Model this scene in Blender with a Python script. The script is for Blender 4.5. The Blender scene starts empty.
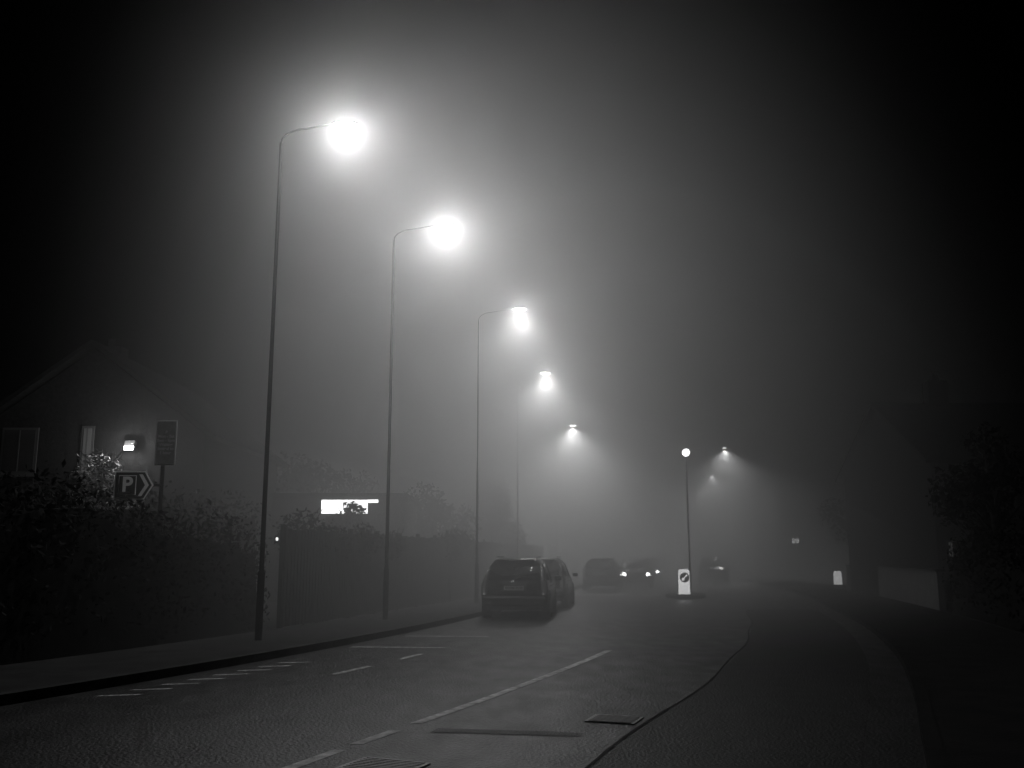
import bpy, bmesh, math, random
from mathutils import Vector, Matrix
random.seed(7)
scene=bpy.context.scene
scene.view_settings.view_transform='Standard'
scene.view_settings.look='None'
scene.view_settings.exposure=0

# ---------------------------------------------------------------- materials
def mat(name,col,rough=0.8,noise=0.0,scale=5.0,bump=0.0,bscale=40.0,metal=0.0,spec=0.5):
    m=bpy.data.materials.new(name); m.use_nodes=True
    nt=m.node_tree; b=nt.nodes['Principled BSDF']
    b.inputs['Base Color'].default_value=(col,col,col,1)
    b.inputs['Roughness'].default_value=rough
    b.inputs['Metallic'].default_value=metal
    b.inputs['Specular IOR Level'].default_value=spec
    if noise>0:
        tc=nt.nodes.new('ShaderNodeTexCoord')
        n=nt.nodes.new('ShaderNodeTexNoise'); n.inputs['Scale'].default_value=scale; n.inputs['Detail'].default_value=8
        r=nt.nodes.new('ShaderNodeValToRGB')
        r.color_ramp.elements[0].position=0.3; r.color_ramp.elements[1].position=0.7
        a=col*(1-noise); c=col*(1+noise)
        r.color_ramp.elements[0].color=(a,a,a,1); r.color_ramp.elements[1].color=(c,c,c,1)
        nt.links.new(tc.outputs['Object'],n.inputs['Vector'])
        nt.links.new(n.outputs['Fac'],r.inputs['Fac'])
        nt.links.new(r.outputs['Color'],b.inputs['Base Color'])
    if bump>0:
        tc=nt.nodes.new('ShaderNodeTexCoord')
        n=nt.nodes.new('ShaderNodeTexNoise'); n.inputs['Scale'].default_value=bscale; n.inputs['Detail'].default_value=6
        bp=nt.nodes.new('ShaderNodeBump'); bp.inputs['Strength'].default_value=bump; bp.inputs['Distance'].default_value=0.02
        nt.links.new(tc.outputs['Object'],n.inputs['Vector'])
        nt.links.new(n.outputs['Fac'],bp.inputs['Height'])
        nt.links.new(bp.outputs['Normal'],b.inputs['Normal'])
    return m
def emis(name,s,base=.1):
    m=bpy.data.materials.new(name); m.use_nodes=True
    nt=m.node_tree; b=nt.nodes['Principled BSDF']
    b.inputs['Base Color'].default_value=(base,base,base,1)
    b.inputs['Emission Color'].default_value=(1,1,1,1)
    b.inputs['Emission Strength'].default_value=s
    return m
M_road=mat('asphalt',.020,.42,.5,2.2,.8,30,spec=.30)
# worn sheen on the asphalt: the tyre tracks are polished smoother than the rest
nt=M_road.node_tree; b=nt.nodes['Principled BSDF']
tc=nt.nodes.new('ShaderNodeTexCoord'); mp=nt.nodes.new('ShaderNodeMapping'); mp.inputs['Scale'].default_value=(1.2,.5,1); mp.inputs['Rotation'].default_value=(0,0,.3)
n=nt.nodes.new('ShaderNodeTexNoise'); n.inputs['Scale'].default_value=2.5; n.inputs['Detail'].default_value=9
mr=nt.nodes.new('ShaderNodeMapRange'); mr.inputs['From Min'].default_value=.3; mr.inputs['From Max'].default_value=.7; mr.inputs['To Min'].default_value=.34; mr.inputs['To Max'].default_value=.48
nt.links.new(tc.outputs['Object'],mp.inputs[0]); nt.links.new(mp.outputs[0],n.inputs['Vector']); nt.links.new(n.outputs['Fac'],mr.inputs['Value']); nt.links.new(mr.outputs[0],b.inputs['Roughness'])
M_patch=mat('asphalt_patch',.014,.55,.5,3,.9,35,spec=.25)
M_tar=mat('tar_seam',.012,.75,.3,9,spec=.1)
M_pave=mat('paving',.022,.85,.4,2,.4,30,spec=.12)
M_paveshade=mat('shaded_paving',.012,.9,.4,2,.4,30,spec=.1)  # darker copy of the paving: the dim right side put into the colour
M_kerb=mat('kerb_stone',.032,.8,.5,3,.3,20,spec=.12)
M_paint=mat('road_paint',.5,.6,.7,7,.3,60)
M_ground=mat('soil_grass',.015,.95,.4,1,.5,10,spec=.1)
M_iron=mat('cast_iron',.22,.4,.3,20,.5,60,.3)
M_steel=mat('dark_painted_steel',.005,.9,.2,6,spec=.02)
M_dark=mat('dark_housing',.03,.6,.1,6)
M_fence=mat('fence_timber',.02,.9,.35,6,.3,30,spec=.1)
M_brick=mat('brick',.02,.95,.35,9,.4,25,spec=.05)
M_pale=mat('rendered_wall',.10,.9,.3,3,.3,25,spec=.1)
M_roof=mat('roof_slate',.008,.95,.3,6,.4,15,spec=.02)
M_bark=mat('bark',.03,.95,.3,8,.5,20,spec=.1)
M_leaf=mat('foliage',.012,.85,.4,3,spec=.06)
M_leaflit=mat('lit_foliage',.14,.7,.4,3,spec=.3)  # leaves by the flood lamp, their lit look put into the colour
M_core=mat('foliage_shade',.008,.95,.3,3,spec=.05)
M_white=mat('white_paint',.85,.5,.1,5)
M_frame=mat('window_frame_paint',.025,.7,.1,5)
M_signblk=mat('sign_black',.02,.5,.1,5)
M_winglass=mat('window_glass',.015,.4,.1,5,spec=.2)
M_carA=mat('car_paint',.015,.22,.05,3,metal=.3)
M_carB=mat('car_paint_dark',.010,.22,.05,3,metal=.3)
M_glass=mat('car_glass',.015,.06,.05,3,spec=.8)
M_rub=mat('rubber',.015,.8,.1,10)
M_rim=mat('alloy',.2,.35,.1,10,metal=.8)
M_tail=mat('tail_lens',.10,.15,.1,10)
M_plate=mat('number_plate',.45,.5,.05,10)
M_plastic=mat('black_plastic',.015,.6,.1,10)

# ---------------------------------------------------------------- helpers
def link(o,parent=None):
    scene.collection.objects.link(o)
    if parent is not None: o.parent=parent
    return o
def empty(name,loc=(0,0,0),rz=0):
    e=bpy.data.objects.new(name,None); e.location=loc; e.rotation_euler=(0,0,rz); link(e); return e
def meshobj(name,verts,faces,m,parent=None,loc=(0,0,0),rz=0,smooth=False):
    me=bpy.data.meshes.new(name); me.from_pydata(verts,[],faces); me.update()
    if isinstance(m,(list,tuple)):
        for k in m: me.materials.append(k)
    else: me.materials.append(m)
    if smooth:
        for p in me.polygons: p.use_smooth=True
    o=bpy.data.objects.new(name,me); o.location=loc; o.rotation_euler=(0,0,rz)
    return link(o,parent)
def box(name,c,s,m,parent=None,bev=0.0,rot=(0,0,0)):
    x,y,z=s[0]/2,s[1]/2,s[2]/2
    v=[(-x,-y,-z),(x,-y,-z),(x,y,-z),(-x,y,-z),(-x,-y,z),(x,-y,z),(x,y,z),(-x,y,z)]
    f=[(0,3,2,1),(4,5,6,7),(0,1,5,4),(1,2,6,5),(2,3,7,6),(3,0,4,7)]
    o=meshobj(name,v,f,m,parent,c); o.rotation_euler=rot
    if bev>0:
        b=o.modifiers.new('b','BEVEL'); b.width=bev; b.segments=3
    return o
def tubegeo(pts,rads,seg,V,F):
    P=[Vector(p) for p in pts]; base=len(V)
    for i,p in enumerate(P):
        if i==0: d=P[1]-P[0]
        elif i==len(P)-1: d=P[-1]-P[-2]
        else: d=P[i+1]-P[i-1]
        d.normalize()
        a=Vector((1,0,0)) if abs(d.x)<.8 else Vector((0,1,0))
        u=d.cross(a).normalized(); w=d.cross(u)
        for k in range(seg):
            t=2*math.pi*k/seg
            V.append(p+(u*math.cos(t)+w*math.sin(t))*rads[i])
    for i in range(len(P)-1):
        for k in range(seg):
            a=base+i*seg+k; b=base+i*seg+(k+1)%seg
            F.append((a,b,b+seg,a+seg))
    F.append(tuple(base+k for k in range(seg))); F.append(tuple(base+(len(P)-1)*seg+k for k in range(seg)))
def tube(name,pts,rads,m,parent=None,seg=12):
    V=[];F=[];tubegeo(pts,rads,seg,V,F)
    return meshobj(name,V,F,m,parent,smooth=True)
def disc(name,c,r,axis,th,m,parent=None,seg=28):
    a=Vector(axis).normalized()*th/2; c=Vector(c)
    return tube(name,[c-a,c+a],[r,r],m,parent,seg)
def text(name,s,size,loc,rot,m,parent=None,ext=0.002):
    c=bpy.data.curves.new(name,'FONT'); c.body=s; c.size=size; c.align_x='CENTER'; c.align_y='CENTER'; c.extrude=ext
    c.offset=size*0.03
    o=bpy.data.objects.new(name,c); o.location=loc; o.rotation_euler=rot; c.materials.append(m)
    return link(o,parent)

# ---------------------------------------------------------------- road centreline
CP=[(-30,-17),(-10,-8.6),(0,-4.6),(8,-1.6),(12,-.05),(16.3,1.45),(22,3.1),(28,4.5),(34,5.8),(40,6.95),(50,8.6),(60,10.1),(73,12.0),(97,15.8),(120,19.3),(160,25.5),(300,47)]
def cx(y):
    for i in range(len(CP)-1):
        if y<=CP[i+1][0] or i==len(CP)-2:
            y0,x0=CP[i];y1,x1=CP[i+1]
            p0=CP[max(i-1,0)];p3=CP[min(i+2,len(CP)-1)]
            m0=(x1-p0[1])/(y1-p0[0]); m1=(p3[1]-x0)/(p3[0]-y0)
            h=y1-y0;t=(y-y0)/h
            return (2*t**3-3*t*t+1)*x0+(t**3-2*t*t+t)*h*m0+(-2*t**3+3*t*t)*x1+(t**3-t*t)*h*m1
def pt(y,off,z=0):
    return (cx(y)+off,y,z)
HL,HR=5.05,4.9
def ribbon(name,o0,o1,z,y0,y1,m,step=1.0,parent=None):
    n=max(2,int((y1-y0)/step)+1); v=[];f=[]
    for i in range(n):
        y=y0+(y1-y0)*i/(n-1)
        v+= [pt(y,o0,z),pt(y,o1,z)]
    for i in range(n-1):
        a=2*i; f.append((a,a+1,a+3,a+2))
    return meshobj(name,v,f,m,parent)
def prism(name,o0,o1,z0,z1,y0,y1,m,step=1.0,parent=None):
    n=max(2,int((y1-y0)/step)+1); v=[];f=[]
    for i in range(n):
        y=y0+(y1-y0)*i/(n-1)
        v+= [pt(y,o0,z0),pt(y,o1,z0),pt(y,o1,z1),pt(y,o0,z1)]
    for i in range(n-1):
        a=4*i;b=a+4
        for k in range(4):
            f.append((a+k,a+(k+1)%4,b+(k+1)%4,b+k))
    f.append((3,2,1,0)); e=4*(n-1); f.append((e,e+1,e+2,e+3))
    return meshobj(name,v,f,m,parent)

meshobj('ground',[(-600,-300,-.02),(600,-300,-.02),(600,900,-.02),(-600,900,-.02)],[(0,1,2,3)],M_ground)
ribbon('road',-HL,HR,0,-25,260,M_road)
prism('kerb',-HL-.15,-HL,-.01,.12,-20,240,M_kerb)
prism('kerb',HR,HR+.15,-.01,.12,-20,240,M_paveshade)
prism('pavement',-HL-2.6,-HL-.15,-.015,.115,-20,240,M_pave)
prism('pavement',HR+.15,HR+2.7,-.015,.115,-20,240,M_paveshade)
mk=empty('road_markings')
def dash(o0,o1,y0,y1,n=[0]):
    n[0]+=1
    ribbon('marking_%d'%n[0],o0,o1,.004,y0,y1,M_paint,.4,mk)
dash(-.06,.06,4.2,6.1); dash(-.06,.06,6.9,8.4); dash(-.06,.06,8.65,9.3); dash(-.06,.06,9.7,17.0)
y=46
while y<120:
    dash(-.05,.05,y,y+2)
    y+=6
for (a,b) in ((13.6,14.6),(15.6,16.4)):
    dash(-HL+2.0,-HL+2.1,a,b)
for yy in (17.6,20.0):
    v=[pt(yy,-HL+.3,.004),pt(yy-.15,-HL+2.05,.004),pt(yy-.04,-HL+2.05,.004),pt(yy+.11,-HL+.3,.004)]
    meshobj('bay_end',v,[(0,1,2,3)],M_paint,mk)
for i in range(8):
    yy=11.5+i*.5
    v=[pt(yy,-HL+.45,.004),pt(yy+.12,-HL+.85,.004),pt(yy+.2,-HL+.85,.004),pt(yy+.08,-HL+.45,.004)]
    meshobj('kerb_hatch',v,[(0,1,2,3)],M_paint,mk)
sv=[];sf=[]
n=120
for i in range(n):
    yy=5+i*.22; w=.014+.008*random.random(); o=2.27+.04*math.sin(i*.23)+.008*random.random()
    sv+=[pt(yy,o-w,.007),pt(yy,o+w,.007)]
for i in range(n-1): sf.append((2*i,2*i+1,2*i+3,2*i+2))
meshobj('road_seam',sv,sf,M_tar)
ribbon('road_repair',2.28,HR-.5,.003,-5,30,M_patch,1)
def cover(name,c,w,d,rz):
    e=empty(name,(c[0],c[1],0),rz)
    box('frame',(0,0,.006),(w,d,.012),M_iron,e)
    for i in range(9):
        box('rib_%d'%i,(0,-d/2+d*(i+.5)/9,.015),(w*.86,d*.05,.006),M_iron,e)
cover('manhole_cover',(1.02,9.9),.5,.42,-.35)
cover('drain_cover',(-1.0,7.75),.6,.45,-.4)
pv=[(-.75,9.22,.0045),(.3,9.05,.0045),(.62,9.02,.0045),(.66,9.16,.0045),(.35,9.26,.0045),(-.7,9.42,.0045)]
meshobj('road_patch',pv,[tuple(range(6))],M_patch)

# ---------------------------------------------------------------- fog: one bank, thickest along the road, shaped to thin sideways, upwards and towards the viewer so the view's edges go dark
fm=bpy.data.materials.new('fog'); fm.use_nodes=True; nt=fm.node_tree; nt.nodes.clear()
L=nt.links
def N(op,a,b=None,c=None):
    n=nt.nodes.new('ShaderNodeMath'); n.operation=op
    for i,v in enumerate((a,b,c)):
        if v is None: continue
        if isinstance(v,(int,float)): n.inputs[i].default_value=v
        else: L.new(v,n.inputs[i])
    return n.outputs[0]
out=nt.nodes.new('ShaderNodeOutputMaterial'); vs=nt.nodes.new('ShaderNodeVolumeScatter')
vs.inputs['Color'].default_value=(1,1,1,1); vs.inputs['Anisotropy'].default_value=.35
tc=nt.nodes.new('ShaderNodeTexCoord'); sp=nt.nodes.new('ShaderNodeSeparateXYZ'); L.new(tc.outputs['Object'],sp.inputs[0])
X,Y,Z=sp.outputs
c=N('MULTIPLY_ADD',Y,.26,-4.4)
wd=N('MULTIPLY_ADD',N('MINIMUM',Y,75),.31,.9)
hh=N('MULTIPLY_ADD',N('MINIMUM',Y,60),.24,9.4)
u=N('DIVIDE',N('SUBTRACT',X,c),wd); v=N('DIVIDE',Z,hh)
r2=N('ADD',N('MULTIPLY',u,u),N('MULTIPLY',v,v))
de=N('EXPONENT',N('MULTIPLY',N('POWER',r2,1.6),-1.0))
near=nt.nodes.new('ShaderNodeMapRange'); near.interpolation_type='SMOOTHSTEP'
near.inputs['From Min'].default_value=11; near.inputs['From Max'].default_value=19
L.new(Y,near.inputs['Value'])
L.new(N('MULTIPLY',N('MULTIPLY',de,near.outputs[0]),.068),vs.inputs['Density'])
L.new(vs.outputs[0],out.inputs['Volume'])
fm.cycles.volume_step_rate=.3
fx0,fx1,fy0,fy1,fz1=-22,60,11,160,30
meshobj('fog',[(fx0,fy0,-1),(fx1,fy0,-1),(fx1,fy1,-1),(fx0,fy1,-1),(fx0,fy0,fz1),(fx1,fy0,fz1),(fx1,fy1,fz1),(fx0,fy1,fz1)],
 [(0,3,2,1),(4,5,6,7),(0,1,5,4),(1,2,6,5),(2,3,7,6),(3,0,4,7)],fm)

# ---------------------------------------------------------------- street lamps
M_lens=emis('lamp_lens',40)
def light(name,kind,loc,power,parent,radius=.1,size=2.6,blend=.8,rot=(0,0,0)):
    l=bpy.data.lights.new(name,kind); l.energy=power; l.shadow_soft_size=radius
    if kind=='SPOT': l.spot_size=size; l.spot_blend=blend
    o=bpy.data.objects.new(name,l); o.location=loc; o.rotation_euler=rot
    return link(o,parent)
def street_lamp(px,py,arm,h,p,q,side=1,lw=.30):
    e=empty('street_lamp',(px,py,0),0)
    tube('pole',[(0,0,0),(0,0,1.3),(0,0,1.35),(0,0,h-.5)],[.065,.065,.045,.03],M_steel,e,14)
    pts=[];R=.5
    for i in range(6):
        a=i/5*math.pi/2
        pts.append((side*(R-R*math.cos(a)),0,h-.5+R*.6*math.sin(a)))
    pts.append((side*(arm-.3),0,h-.1))
    tube('bracket',pts,[.018]*6+[.012],M_steel,e,10)
    N=16
    def loft(name,secs,m,sx,sy):
        v=[];f=[]
        for s,z in secs:
            for k in range(N):
                a=2*math.pi*k/N
                v.append((side*arm+sx*s*math.cos(a),sy*s*math.sin(a),h-.1+z))
        for i in range(len(secs)-1):
            for k in range(N):
                a=i*N+k;b=i*N+(k+1)%N;f.append((a,b,b+N,a+N))
        f.append(tuple(range(N)));f.append(tuple(range((len(secs)-1)*N,len(secs)*N)))
        meshobj(name,v,f,m,e,smooth=True)
    loft('canopy',((1,.005),(1,.025),(.8,.05),(.35,.065)),M_dark,lw*.9,.09)
    loft('lens',((.85,0),(.7,-.05),(.4,-.08)),M_lens,lw*.8,.11)
    if p>0: light('lamp_spot','SPOT',(side*arm,0,h-.26),p,e,.06,2.6,.9)
    if q>0: light('lamp_point','POINT',(side*arm,0,h-.26),q,e,.06)
street_lamp(-4.58,17.7,1.25,10.18,0,720)
street_lamp(-3.05,23.5,1.34,10.15,0,620)
street_lamp(-1.15,31.6,1.42,10.05,1000,400)
street_lamp(.25,43.1,1.3,10.05,3000,500)
street_lamp(2.8,60.5,1.1,10,12000,0)
street_lamp(17.9,73.4,1.4,10,14000,0,-1)
street_lamp(21.8,97,1.4,10,24000,0,-1)
street_lamp(24.8,118,1.4,10,24000,0,-1)

# ---------------------------------------------------------------- cars
def build_car(loc,rz,paint,head=0.0,L=4.1,H=1.52):
    e=empty('parked_car' ,loc,rz)
    st=[
     ([.14,.0,.08,.34,.50],[.76,.86,.83,.62,.48],[.28,.55,.98,H-.11,H]),
     ([.55,.5,.5,.66,.82],[.80,.88,.86,.66,.54],[.22,.55,.97,H-.07,H+.03]),
     ([1.6]*5,[.80,.885,.865,.69,.57],[.20,.55,.95,H-.06,H+.05]),
     ([2.55,2.55,2.55,2.35,2.25],[.80,.885,.865,.68,.55],[.20,.55,.93,H-.08,H+.01]),
     ([3.2,3.2,3.2,3.12,3.12],[.80,.88,.85,.72,.55],[.20,.56,.90,.955,.975]),
     ([L-.45,L-.40,L-.42,L-.40,L-.40],[.79,.86,.80,.68,.5],[.21,.55,.80,.85,.865]),
     ([L-.05,L,L-.08,L-.14,L-.16],[.66,.74,.68,.58,.45],[.26,.52,.70,.75,.76]),
    ]
    V=[];F=[];MI=[]
    for ysx,ws,zs in st:
        for s in (-1,1):
            for k in range(5): V.append((s*ws[k],ysx[k],zs[k]))
    def idx(i,s,k): return i*10+(5 if s>0 else 0)+k
    n=len(st)
    for i in range(n-1):
        for k in range(4):
            g = (k==2 and i in (0,1,2,3))
            F.append((idx(i,1,k),idx(i+1,1,k),idx(i+1,1,k+1),idx(i,1,k+1))); MI.append(1 if g else 0)
            F.append((idx(i,-1,k),idx(i,-1,k+1),idx(i+1,-1,k+1),idx(i+1,-1,k))); MI.append(1 if g else 0)
        F.append((idx(i,-1,4),idx(i,1,4),idx(i+1,1,4),idx(i+1,-1,4))); MI.append(1 if i==3 else 0)
        F.append((idx(i,-1,0),idx(i+1,-1,0),idx(i+1,1,0),idx(i,1,0))); MI.append(0)
    for k in range(4):
        F.append((idx(0,-1,k),idx(0,1,k),idx(0,1,k+1),idx(0,-1,k+1))); MI.append(1 if k==2 else 0)
        F.append((idx(n-1,-1,k),idx(n-1,-1,k+1),idx(n-1,1,k+1),idx(n-1,1,k))); MI.append(0)
    me=bpy.data.meshes.new('body'); me.from_pydata(V,[],F)
    me.materials.append(paint); me.materials.append(M_glass)
    bm=bmesh.new(); bm.from_mesh(me); bm.faces.ensure_lookup_table()
    bmesh.ops.recalc_face_normals(bm,faces=bm.faces)
    gl=[bm.faces[i] for i in range(len(F)) if MI[i]==1]
    bmesh.ops.inset_individual(bm,faces=gl,thickness=.05,depth=-.008)
    for f in gl: f.material_index=1
    bmesh.ops.bevel(bm,geom=[ed for ed in bm.edges if not any(f in gl for f in ed.link_faces) and ed.calc_length()>.3 ],offset=.04,segments=3,affect='EDGES')
    for f in bm.faces: f.smooth=True
    bm.to_mesh(me); bm.free()
    o=bpy.data.objects.new('body',me); link(o,e)
    box('rear_bumper',(0,.03,.46),(1.66,.22,.26),paint,e,.06)
    box('lower_valance',(0,.08,.29),(1.45,.16,.12),M_plastic,e,.02)
    box('plate_recess',(0,-.012,.80),(.66,.06,.16),M_plastic,e,.01)
    box('number_plate',(0,-.05,.80),(.52,.015,.11),M_plate,e)
    text('plate_text','WV06 KHE',.095,(0,-.0585,.80),(math.pi/2,0,0),M_signblk,e,.001)
    box('tailgate_handle',(0,-.01,.90),(.7,.05,.03),M_plastic,e,.01)
    for s in (-1,1):
        tube('tail_lamp',[(s*.78,.02,.62),(s*.775,.035,.85),(s*.74,.10,1.06),(s*.68,.24,1.28)],[.075,.085,.06,.03],M_tail,e,12)
        box('reflector',(s*.62,-.085,.42),(.16,.012,.04),M_tail,e)
        box('mirror',(s*.99,2.75,1.0),(.2,.10,.14),paint,e,.04)
        box('roof_rail',(s*.53,1.55,H+.07),(.03,1.6,.025),M_plastic,e,.01)
        tube('head_lamp',[(s*.60,L-.16,.66),(s*.63,L-.06,.66)],[.13,.10],emis('head_lamp_glass',head) if head>0 else M_rim,e,16)
        for yy in (.78,3.3):
            disc('wheel_arch',(s*.865,yy,.36),.37,(1,0,0),.04,M_plastic,e)
            disc('tyre',(s*.80,yy,.315),.315,(1,0,0),.20,M_rub,e)
            disc('rim',(s*.895,yy,.315),.20,(1,0,0),.02,M_rim,e)
            disc('hub',(s*.905,yy,.315),.05,(1,0,0),.02,M_plastic,e)
            for a in range(5):
                t=a*2*math.pi/5
                box('gap',(s*.9065,yy+.12*math.cos(t),.315+.12*math.sin(t)),(.008,.07,.05),M_plastic,e,rot=(t,0,0))
        for yy in (1.35,2.35):
            box('door_handle',(s*.885,yy,.83),(.03,.16,.03),paint,e,.008)
    box('rear_spoiler',(0,.42,H-.01),(1.0,.24,.04),paint,e,.015)
    box('high_brake_lamp',(0,.29,H-.02),(.3,.02,.025),M_tail,e)
    tube('rear_wiper',[(0,.09,1.03),(.33,.13,1.12)],[.012,.008],M_plastic,e,6)
    box('grille',(0,L-.0,.5),(.9,.06,.16),M_plastic,e,.02)
    box('front_plate',(0,L+.04,.45),(.52,.015,.11),M_plate,e)
    return e
build_car((.05,25.2,0),-math.radians(6),M_carA)
build_car((.80,30.6,0),-math.radians(8),M_carB)
build_car((4.2,46,0),-math.radians(9),M_carA)
build_car((6.9,54,0),math.pi-math.radians(7),M_carB,22)
build_car((8.6,62,0),math.pi-math.radians(7),M_carB,22)
build_car((13.2,64,0),math.pi-math.radians(9),M_carA)

# ---------------------------------------------------------------- traffic island, bollards, beacon
def island(name,x,y,rx,ry,rz):
    v=[];f=[];N=32
    for s,z in ((1,-.01),(1,.11),(.93,.13)):
        for k in range(N):
            a=2*math.pi*k/N; v.append((rx*s*math.cos(a),ry*s*math.sin(a),z))
    for i in range(2):
        for k in range(N):
            a=i*N+k;b=i*N+(k+1)%N;f.append((a,b,b+N,a+N))
    f.append(tuple(range(2*N,3*N)))
    return meshobj(name,v,f,M_kerb,None,(x,y,0),rz)
island('traffic_island',7.0,39.2,.8,2.1,-.17)
island('traffic_island',17.0,51.2,.8,1.5,-.17)
M_boll=emis('bollard_face',1.7,.4)
M_bollband=mat('bollard_base',.25,.6,.1,5)
M_blue=mat('sign_disc_dark',.03,.4,.05,4)
def bollard(x,y,w,h,disc_on=True,m=None):
    e=empty('keep_left_bollard',(x,y,.12),-.0)
    v=[];f=[];N=20
    for s,z in ((1,.0),(1.0,.06),(.94,.10),(.90,h-.12),(.82,h-.03),(.6,h)):
        for k in range(N):
            a=2*math.pi*k/N
            cxx=math.copysign(abs(math.cos(a))**.45,math.cos(a));sy=math.copysign(abs(math.sin(a))**.45,math.sin(a))
            v.append((w/2*s*cxx,.14*s*sy,z))
    for i in range(5):
        for k in range(N):
            a=i*N+k;b=i*N+(k+1)%N;f.append((a,b,b+N,a+N))
    f.append(tuple(range(5*N,6*N)))
    meshobj('shell',v,f,m or M_boll,e,smooth=True)
    box('base',(0,0,.035),(w+.1,.4,.07),M_plastic,e,.02)
    if disc_on:
        r=w*.40;zc=h-.12-r
        disc('sign_disc',(0,-.140,zc),r,(0,1,0),.012,M_blue,e,32)
        tube('arrow_shaft',[(r*.55,-.149,zc+r*.55),(-r*.35,-.149,zc-r*.35)],[.022,.022],M_boll,e,8)
        meshobj('arrow_head',[(-r*.68,-.152,zc-r*.68),(r*.05,-.152,zc-r*.5),(-r*.5,-.152,zc+r*.05)],[(0,1,2)],M_boll,e)
    return e
bollard(6.60,37.2,.46,1.0)
bollard(16.8,50.0,.42,.75,False,emis('bollard_face_dim',1.3,.4))
e=empty('beacon_post',(7.42,40.4,0))
tube('post',[(0,0,0.1),(0,0,1.2),(0,0,1.25),(0,0,5.75)],[.07,.07,.045,.04],M_steel,e,12)
tube('collar',[(0,0,5.73),(0,0,5.8)],[.07,.09],M_dark,e,12)
g=bpy.data.meshes.new('globe');bm=bmesh.new();bmesh.ops.create_uvsphere(bm,u_segments=24,v_segments=16,radius=.16)
for f in bm.faces:f.smooth=True
bm.to_mesh(g);bm.free();g.materials.append(emis('globe_glass',12));go=bpy.data.objects.new('globe',g);go.location=(0,0,5.97);link(go,e)

# ---------------------------------------------------------------- signs on the left
e=empty('parking_sign',(-7.15,19.4,0))
tube('post',[(0,0.04,0),(0,0.04,4.35)],[.04,.04],M_steel,e,10)
R90=(math.pi/2,0,0)
box('time_plate',(.06,-.02,3.9),(.42,.02,.92),M_bollband,e,.008)
box('time_plate_border',(.06,-.033,3.9),(.37,.004,.87),mat('plate_grey',.10,.6,.2,8),e)
text('time_text','P\nMon - Sat\n8am - 6pm\nWaiting\nlimited to\n1 hour',.085,(.06,-.038,3.9),R90,M_bollband,e,.001)
def poly(name,pts,y,m,th=.006):
    n=len(pts); v=[(a,y-th/2,b) for a,b in pts]+[(a,y+th/2,b) for a,b in pts]
    f=[tuple(range(n)),tuple(range(2*n-1,n-1,-1))]+[(i,(i+1)%n,(i+1)%n+n,i+n) for i in range(n)]
    return meshobj(name,v,f,m,e)
zc=3.03;xl=-.94
def board(s): return [(xl+s,zc-.29+s),(xl+.62-s*.3,zc-.29+s),(xl+.80-s*1.3,zc),(xl+.62-s*.3,zc+.29-s),(xl+s,zc+.29-s)]
poly('board_border',board(0),-.02,M_white)
poly('board_face',board(.03),-.028,M_signblk)
poly('p_panel',[(xl+.09,zc-.2),(xl+.45,zc-.2),(xl+.45,zc+.2),(xl+.09,zc+.2)],-.034,M_white)
poly('p_panel_face',[(xl+.105,zc-.185),(xl+.435,zc-.185),(xl+.435,zc+.185),(xl+.105,zc+.185)],-.040,M_signblk)
text('letter','P',.42,(xl+.27,-.046,zc),R90,M_white,e,.002)
poly('chevron',[(xl+.50,zc-.22),(xl+.57,zc-.22),(xl+.71,zc),(xl+.57,zc+.22),(xl+.50,zc+.22),(xl+.63,zc)],-.036,M_white)
box('clamp',(-.2,.0,zc),(.42,.02,.05),M_steel,e)

# ---------------------------------------------------------------- vegetation
def leaves(V,F,clumps,n,size):
    tot=sum(c[1]**2 for c in clumps)
    for c,r in clumps:
        for _ in range(int(n*r*r/tot)):
            d=Vector((random.gauss(0,1),random.gauss(0,1),random.gauss(0,1))).normalized()*r*(random.random()**.4)*random.choice((1,1,1,1.15))
            p=Vector(c)+d
            s=size*(.6+random.random()*.8)
            a=Vector((random.gauss(0,1),random.gauss(0,1),random.gauss(0,1))).normalized()
            b=a.cross(Vector((random.gauss(0,1),random.gauss(0,1),random.gauss(0,1)))).normalized()
            k=len(V); V+= [p-a*s,p-b*s*.45,p+a*s,p+b*s*.45]; F.append((k,k+1,k+2,k+3))
def tree(name,x,y,h,r,n=4500,size=.09,trunk=.14,bare=.32):
    e=empty(name,(x,y,0))
    V=[];F=[]
    lean=random.uniform(-.25,.25)
    tubegeo([(0,0,-.05),(lean*.3,0,h*.3),(lean,.1,h*.6),(lean*1.2,.1,h*.88)],[trunk,trunk*.75,trunk*.45,trunk*.12],8,V,F)
    cl=[]
    for i in range(16):
        t=random.uniform(bare,.85); a=random.uniform(0,6.28); rr=r*random.uniform(.35,.9)*(1.15-abs(t-.55)*1.3)
        z0=h*t*.85; z1=min(h*.95,z0+rr*random.uniform(.3,.9))
        p1=(lean*t+rr*math.cos(a),rr*math.sin(a),z1)
        tubegeo([(lean*t,0,z0*.9),(lean*t+rr*.5*math.cos(a),rr*.5*math.sin(a),(z0+z1)/2),p1],[trunk*.35,trunk*.2,.012],5,V,F)
        cl.append((p1,r*random.uniform(.2,.38)))
        if random.random()<.6: cl.append(((p1[0]*.5,p1[1]*.5,z1+.1*h*random.random()),r*random.uniform(.15,.3)))
    cl.append(((lean,0,h*.9),r*.3))
    meshobj('trunk_and_limbs',V,F,M_bark,e,smooth=True)
    V=[];F=[];leaves(V,F,cl,n,size)
    meshobj('crown',V,F,M_leaf,e)
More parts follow.
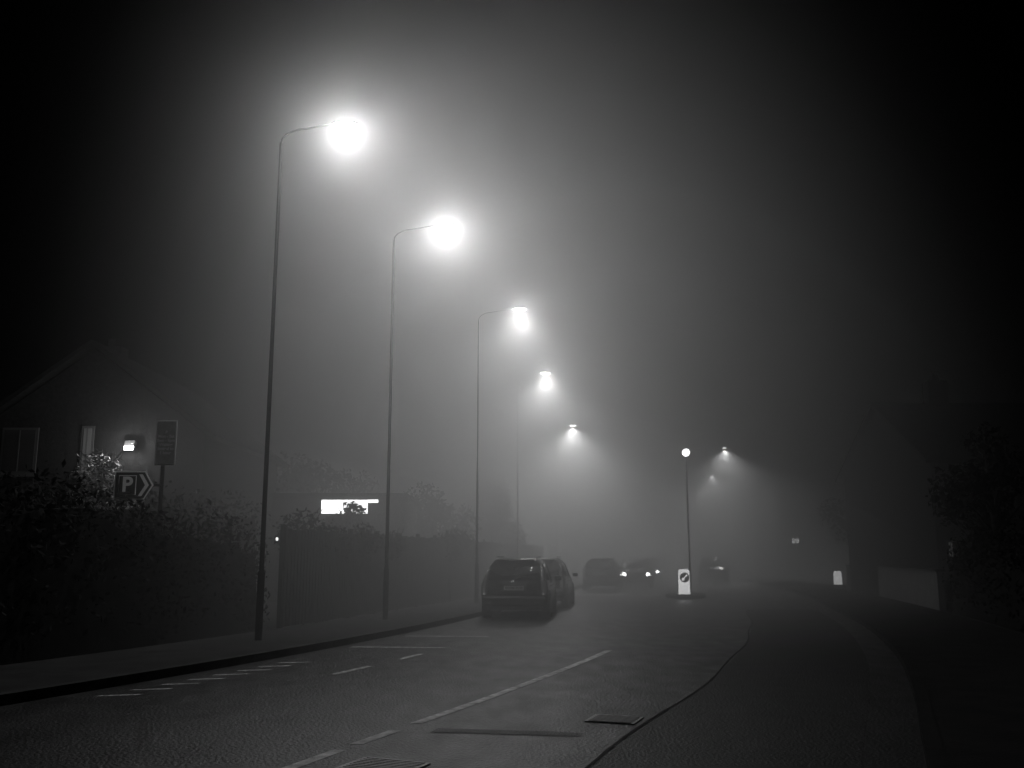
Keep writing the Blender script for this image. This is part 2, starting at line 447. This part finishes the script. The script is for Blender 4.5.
def shrub(name,cl,n,size,loc=(0,0,0),m=None):
    V=[];F=[]
    e=empty(name,loc)
    leaves(V,F,cl,n,size); meshobj('leaves',V,F,m or M_leaf,e)
    V=[];F=[]
    for c,r in cl:
        for _ in range(4):
            tubegeo([(c[0]*.5+random.uniform(-.2,.2),c[1],0),(c[0]+random.uniform(-.3,.3)*r,c[1]+random.uniform(-.3,.3)*r,c[2]),(c[0]+random.uniform(-1,1)*r,c[1]+random.uniform(-1,1)*r,c[2]+r*random.uniform(.6,1.35))],[.03,.02,.008],5,V,F)
    meshobj('stems',V,F,M_bark,e)
def hedge(name,o,y0,y1,hfun,n,wid=.9,size=.06):
    e=empty(name)
    cl=[];y=y0
    while y<y1:
        h=hfun(y)
        for z in (h*.3,h*.6,h*.82):
            cl.append(((cx(y)+o+random.uniform(-.25,.25),y+random.uniform(-.2,.2),z+random.uniform(-.15,.15)),wid*random.uniform(.6,.85)))
        y+=.8
    V=[];F=[];leaves(V,F,cl,n,size); meshobj('leaves',V,F,M_leaf,e)
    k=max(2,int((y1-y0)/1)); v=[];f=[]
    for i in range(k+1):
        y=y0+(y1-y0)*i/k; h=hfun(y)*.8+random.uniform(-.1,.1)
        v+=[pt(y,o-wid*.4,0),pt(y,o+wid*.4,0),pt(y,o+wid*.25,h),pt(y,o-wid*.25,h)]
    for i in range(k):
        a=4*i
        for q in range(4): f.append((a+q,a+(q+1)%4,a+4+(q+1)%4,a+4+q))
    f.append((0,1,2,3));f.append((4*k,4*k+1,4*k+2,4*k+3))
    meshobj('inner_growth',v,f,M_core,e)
hedge('hedge',-HL-3.6,4,21,lambda y: 2.75-.55*max(0,(y-16)/4)+.15*math.sin(y*1.7),26000)
hedge('hedge',-HL-6.2,17,26,lambda y: 3.1+.2*math.sin(y*1.3),8000)
hedge('hedge',HR+3.6,2,28,lambda y: 1.9+.2*math.sin(y*1.7),12000)  # right-hand hedge added to keep the foreground there dark
shrub('shrub',[((0,0,3.2),.7),((.5,.2,2.6),.7),((-.5,.1,2.7),.8),((-.1,0,3.9),.6),((0,0,1.6),.9)],4500,.07,(-11.2,26.0,0),M_leaflit)
shrub('shrub',[((0,0,2.65),.5),((.35,.1,3.1),.3),((-.45,0,2.6),.4),((.6,0,2.4),.35),((.1,0,3.25),.22),((0,0,1.4),.7)],1700,.08,(-5.65,32.6,0))
tree('street_tree',-.9,50,5.6,1.9,3800,.12)
tree('street_tree',-3.4,41,4.6,1.8,3500,.11)
tree('street_tree',5.2,77,6.0,2.2,2500,.16)
tree('street_tree',8.0,104,6.0,2.4,2000,.18)
tree('garden_tree',17.6,46.5,4.8,2.2,5000,.11,bare=.2)
tree('garden_tree',20.2,42,7.5,2.8,7000,.12,bare=.15)  # tall tree added to block lit fog and blacken the right side
tree('garden_tree',21.5,58,7,2.8,4500,.14)
tree('garden_tree',24.5,80,9,3.4,3500,.18)
tree('garden_tree',-14.8,19,9.5,3.2,8000,.11,bare=.2)
tree('garden_tree',-10.5,50,6.5,2.8,4000,.14)
tree('garden_tree',13.2,26,5.2,1.9,5000,.10,bare=.15)

# ---------------------------------------------------------------- fence, walls
fe=empty('timber_fence')
V=[];F=[]
def addbox(V,F,c,s,ang=0):
    x,y,z=s[0]/2,s[1]/2,s[2]/2; k=len(V); ca,sa=math.cos(ang),math.sin(ang)
    for a,b,d in ((-x,-y,-z),(x,-y,-z),(x,y,-z),(-x,y,-z),(-x,-y,z),(x,-y,z),(x,y,z),(-x,y,z)):
        V.append((c[0]+a*ca-b*sa,c[1]+a*sa+b*ca,c[2]+d))
    for q in ((0,3,2,1),(4,5,6,7),(0,1,5,4),(1,2,6,5),(2,3,7,6),(3,0,4,7)): F.append(tuple(k+i for i in q))
y=21.3
while y<58:
    s=(cx(y+.2)-cx(y-.2))/.4; ang=-math.atan(s)
    p=pt(y,-HL-2.85); h=2.1+random.uniform(-.03,.03)
    addbox(V,F,(p[0],p[1],.1+h/2),(.02,.125,h),ang)
    y+=.15
meshobj('boards',V,F,M_fence,fe)
V=[];F=[];y=21.3
while y<58:
    s=(cx(y+.2)-cx(y-.2))/.4; ang=-math.atan(s); p=pt(y,-HL-2.93)
    addbox(V,F,(p[0],p[1],1.15),(.1,.1,2.3),ang); y+=1.8
meshobj('posts',V,F,M_fence,fe)
prism('rail',-HL-2.92,-HL-2.87,.6,.68,21.3,58,M_fence,1,fe); prism('rail_top',-HL-2.92,-HL-2.87,1.8,1.88,21.3,58,M_fence,1,fe)
e=empty('bulkhead_lamp',(-5.15,21.1,1.98))
box('housing',(0,.03,0),(.12,.04,.16),M_dark,e,.01); box('lens',(0,-.01,0),(.05,.05,.07),emis('bulkhead_glass',1.5),e,.02)
# straggly climbers spilling over the fence so that its top edge is uneven
shrub('shrub',[((0,0,1.9),.55),((.7,1.2,2.0),.45),((-.5,-1.0,2.1),.6),((1.2,3.0,1.9),.4)],2600,.06,(-4.6,24.2,0))
shrub('shrub',[((0,0,1.9),.5),((.3,1.6,2.1),.5),((.6,3.4,1.9),.5)],2000,.07,(-2.3,33.5,0))
w1=empty('garden_wall')
prism('wall',HR+3.2,HR+3.42,0,1.15,29.5,47,M_pale,1,w1); prism('coping',HR+3.15,HR+3.47,1.15,1.22,29.5,47,M_kerb,1,w1)

# ---------------------------------------------------------------- buildings
def house(name,x0,x1,y0,y1,eave,ridge,wallm,wins,door=None,gable_front=True):
    e=empty(name)
    if gable_front:
        xm=(x0+x1)/2
        v=[(x0,y0,0),(x1,y0,0),(x1,y0,eave),(xm,y0,ridge-.1),(x0,y0,eave),(x0,y1,0),(x1,y1,0),(x1,y1,eave),(xm,y1,ridge-.1),(x0,y1,eave)]
        f=[(0,1,2,3,4),(9,8,7,6,5),(1,6,7,2),(0,4,9,5),(2,7,8,3),(3,8,9,4)]
        rv=[(x0-.35,y0-.3,eave-.2),(xm,y0-.3,ridge),(x1+.35,y0-.3,eave-.2),(x0-.35,y1+.3,eave-.2),(xm,y1+.3,ridge),(x1+.35,y1+.3,eave-.2)]
        rf=[(0,1,4,3),(1,2,5,4)]
    else:
        ym=(y0+y1)/2
        v=[(x0,y0,0),(x0,y1,0),(x0,y1,eave),(x0,ym,ridge-.1),(x0,y0,eave),(x1,y0,0),(x1,y1,0),(x1,y1,eave),(x1,ym,ridge-.1),(x1,y0,eave)]
        f=[(4,3,2,1,0),(5,6,7,8,9),(0,5,9,4),(1,2,7,6),(2,3,8,7),(3,4,9,8)]
        rv=[(x0-.3,y0-.35,eave-.2),(x0-.3,ym,ridge),(x0-.3,y1+.35,eave-.2),(x1+.3,y0-.35,eave-.2),(x1+.3,ym,ridge),(x1+.3,y1+.35,eave-.2)]
        rf=[(0,1,4,3),(1,2,5,4)]
    meshobj('walls',v,f,wallm,e)
    r=meshobj('roof',rv,rf,M_roof,e); so=r.modifiers.new('s','SOLIDIFY'); so.thickness=.14; so.offset=1
    box('chimney',(x0+(x1-x0)*.3,(y0+y1)/2,ridge),(.8,.6,1.8),wallm,e); box('chimney_pot',(x0+(x1-x0)*.3,(y0+y1)/2,ridge+1.05),(.3,.3,.3),M_roof,e,.05)
    for i,(wx,wz,ww,wh,m) in enumerate(wins):
        box('window_frame_%d'%i,(wx,y0-.02,wz),(ww+.14,.06,wh+.14),M_frame,e)
        box('window_pane_%d'%i,(wx,y0-.055,wz),(ww,.02,wh),m,e)
        box('glazing_bar_%d'%i,(wx,y0-.07,wz),(.03,.02,wh),M_frame,e)
        box('sill_%d'%i,(wx,y0-.09,wz-wh/2-.11),(ww+.25,.16,.07),M_frame,e)
    if door:
        box('door_frame',(door,y0-.02,1.1),(1.1,.06,2.2),M_frame,e); box('door',(door,y0-.055,1.05),(.9,.03,2.05),M_dark,e)
    return e
M_lit1=emis('lit_window_dim',.03,.03); M_lit2=emis('lit_window',.5)
M_brickdk=mat('shaded_brick',.010,.95,.4,9,.4,25,spec=.02)  # darker brick copy, night shade on the houses put into the colour
house('brick_house',-15.6,-8.9,27.3,36,5.1,7.7,M_brickdk,[(-12.25,4.6,.22,1.3,M_lit1),(-14.2,4.6,.9,1.2,M_winglass),(-14.0,1.6,1.2,1.3,M_winglass),(-12.0,1.6,1.0,1.3,M_winglass)],-10.2)
fl=empty('flood_lamp',(-10.9,27.0,4.72))
box('bracket',(0,.17,0),(.06,.25,.06),M_dark,fl); box('body',(0,0,.03),(.30,.16,.2),M_dark,fl,.02,(-.5,0,0)); box('glass',(0,-.08,-.04),(.26,.05,.20),emis('flood_glass',25),fl,.01,(-.5,0,0))
light('flood_light','POINT',(0,-.4,-.1),110,fl,.08)
house('brick_house',15.0,23,34,43,5.2,7.8,M_brickdk,[(15.45,1.85,.12,.5,M_lit1),(16.1,1.85,.12,.5,M_lit2),(18.5,4,1.1,1.2,M_winglass),(21,4,1.1,1.2,M_winglass)],17.6,False)
house('brick_house',20.2,28,71,80,5.2,7.8,M_brick,[(20.9,2.75,.5,.35,emis('lit_window_bright',4)),(23.5,4,1.1,1.2,M_winglass),(26,4,1.1,1.2,M_winglass),(24,1.6,1.1,1.2,M_winglass)],22.3,False)
house('brick_house',-9,-2,64,73,5.2,7.8,M_brick,[(-7,4,1.1,1.2,M_winglass),(-4,4,1.1,1.2,M_winglass),(-4,1.5,1.1,1.2,M_winglass)],-6,False)
sh=empty('flat_roofed_shop')
box('walls',(-7.0,39.0,1.9),(6.0,7.0,3.8),M_brick,sh); box('parapet',(-7.0,39.0,3.86),(6.2,7.2,.12),M_roof,sh)
box('fascia_lamp_box',(-6.2,35.42,3.42),(1.7,.14,.5),emis('lit_fascia',3.5),sh,.02)
box('lamp_strip',(-5.15,35.38,3.62),(.4,.1,.12),emis('strip_glass',3.5),sh,.03)
box('shopfront',(-6.6,35.47,1.5),(3.6,.05,2.2),M_winglass,sh); box('mullion',(-6.6,35.43,1.5),(.07,.04,2.2),M_frame,sh)

# ---------------------------------------------------------------- camera / world
w=bpy.data.worlds.new('World'); scene.world=w; w.use_nodes=True
nt=w.node_tree; bg=nt.nodes['Background']
sk=nt.nodes.new('ShaderNodeTexSky'); sk.sky_type='NISHITA'; sk.sun_disc=False; sk.sun_elevation=math.radians(-4); sk.sun_rotation=math.radians(200)
bw=nt.nodes.new('ShaderNodeRGBToBW')
nt.links.new(sk.outputs[0],bw.inputs[0]); nt.links.new(bw.outputs[0],bg.inputs['Color'])
bg.inputs['Strength'].default_value=.001
cam=bpy.data.cameras.new('camera'); co=bpy.data.objects.new('camera',cam); link(co)
cam.sensor_width=36; cam.lens=950/1024*36; cam.clip_end=2000; cam.clip_start=.05
co.location=(0,0,1.6); co.rotation_euler=(math.radians(90+10.3),0,0)
scene.camera=co
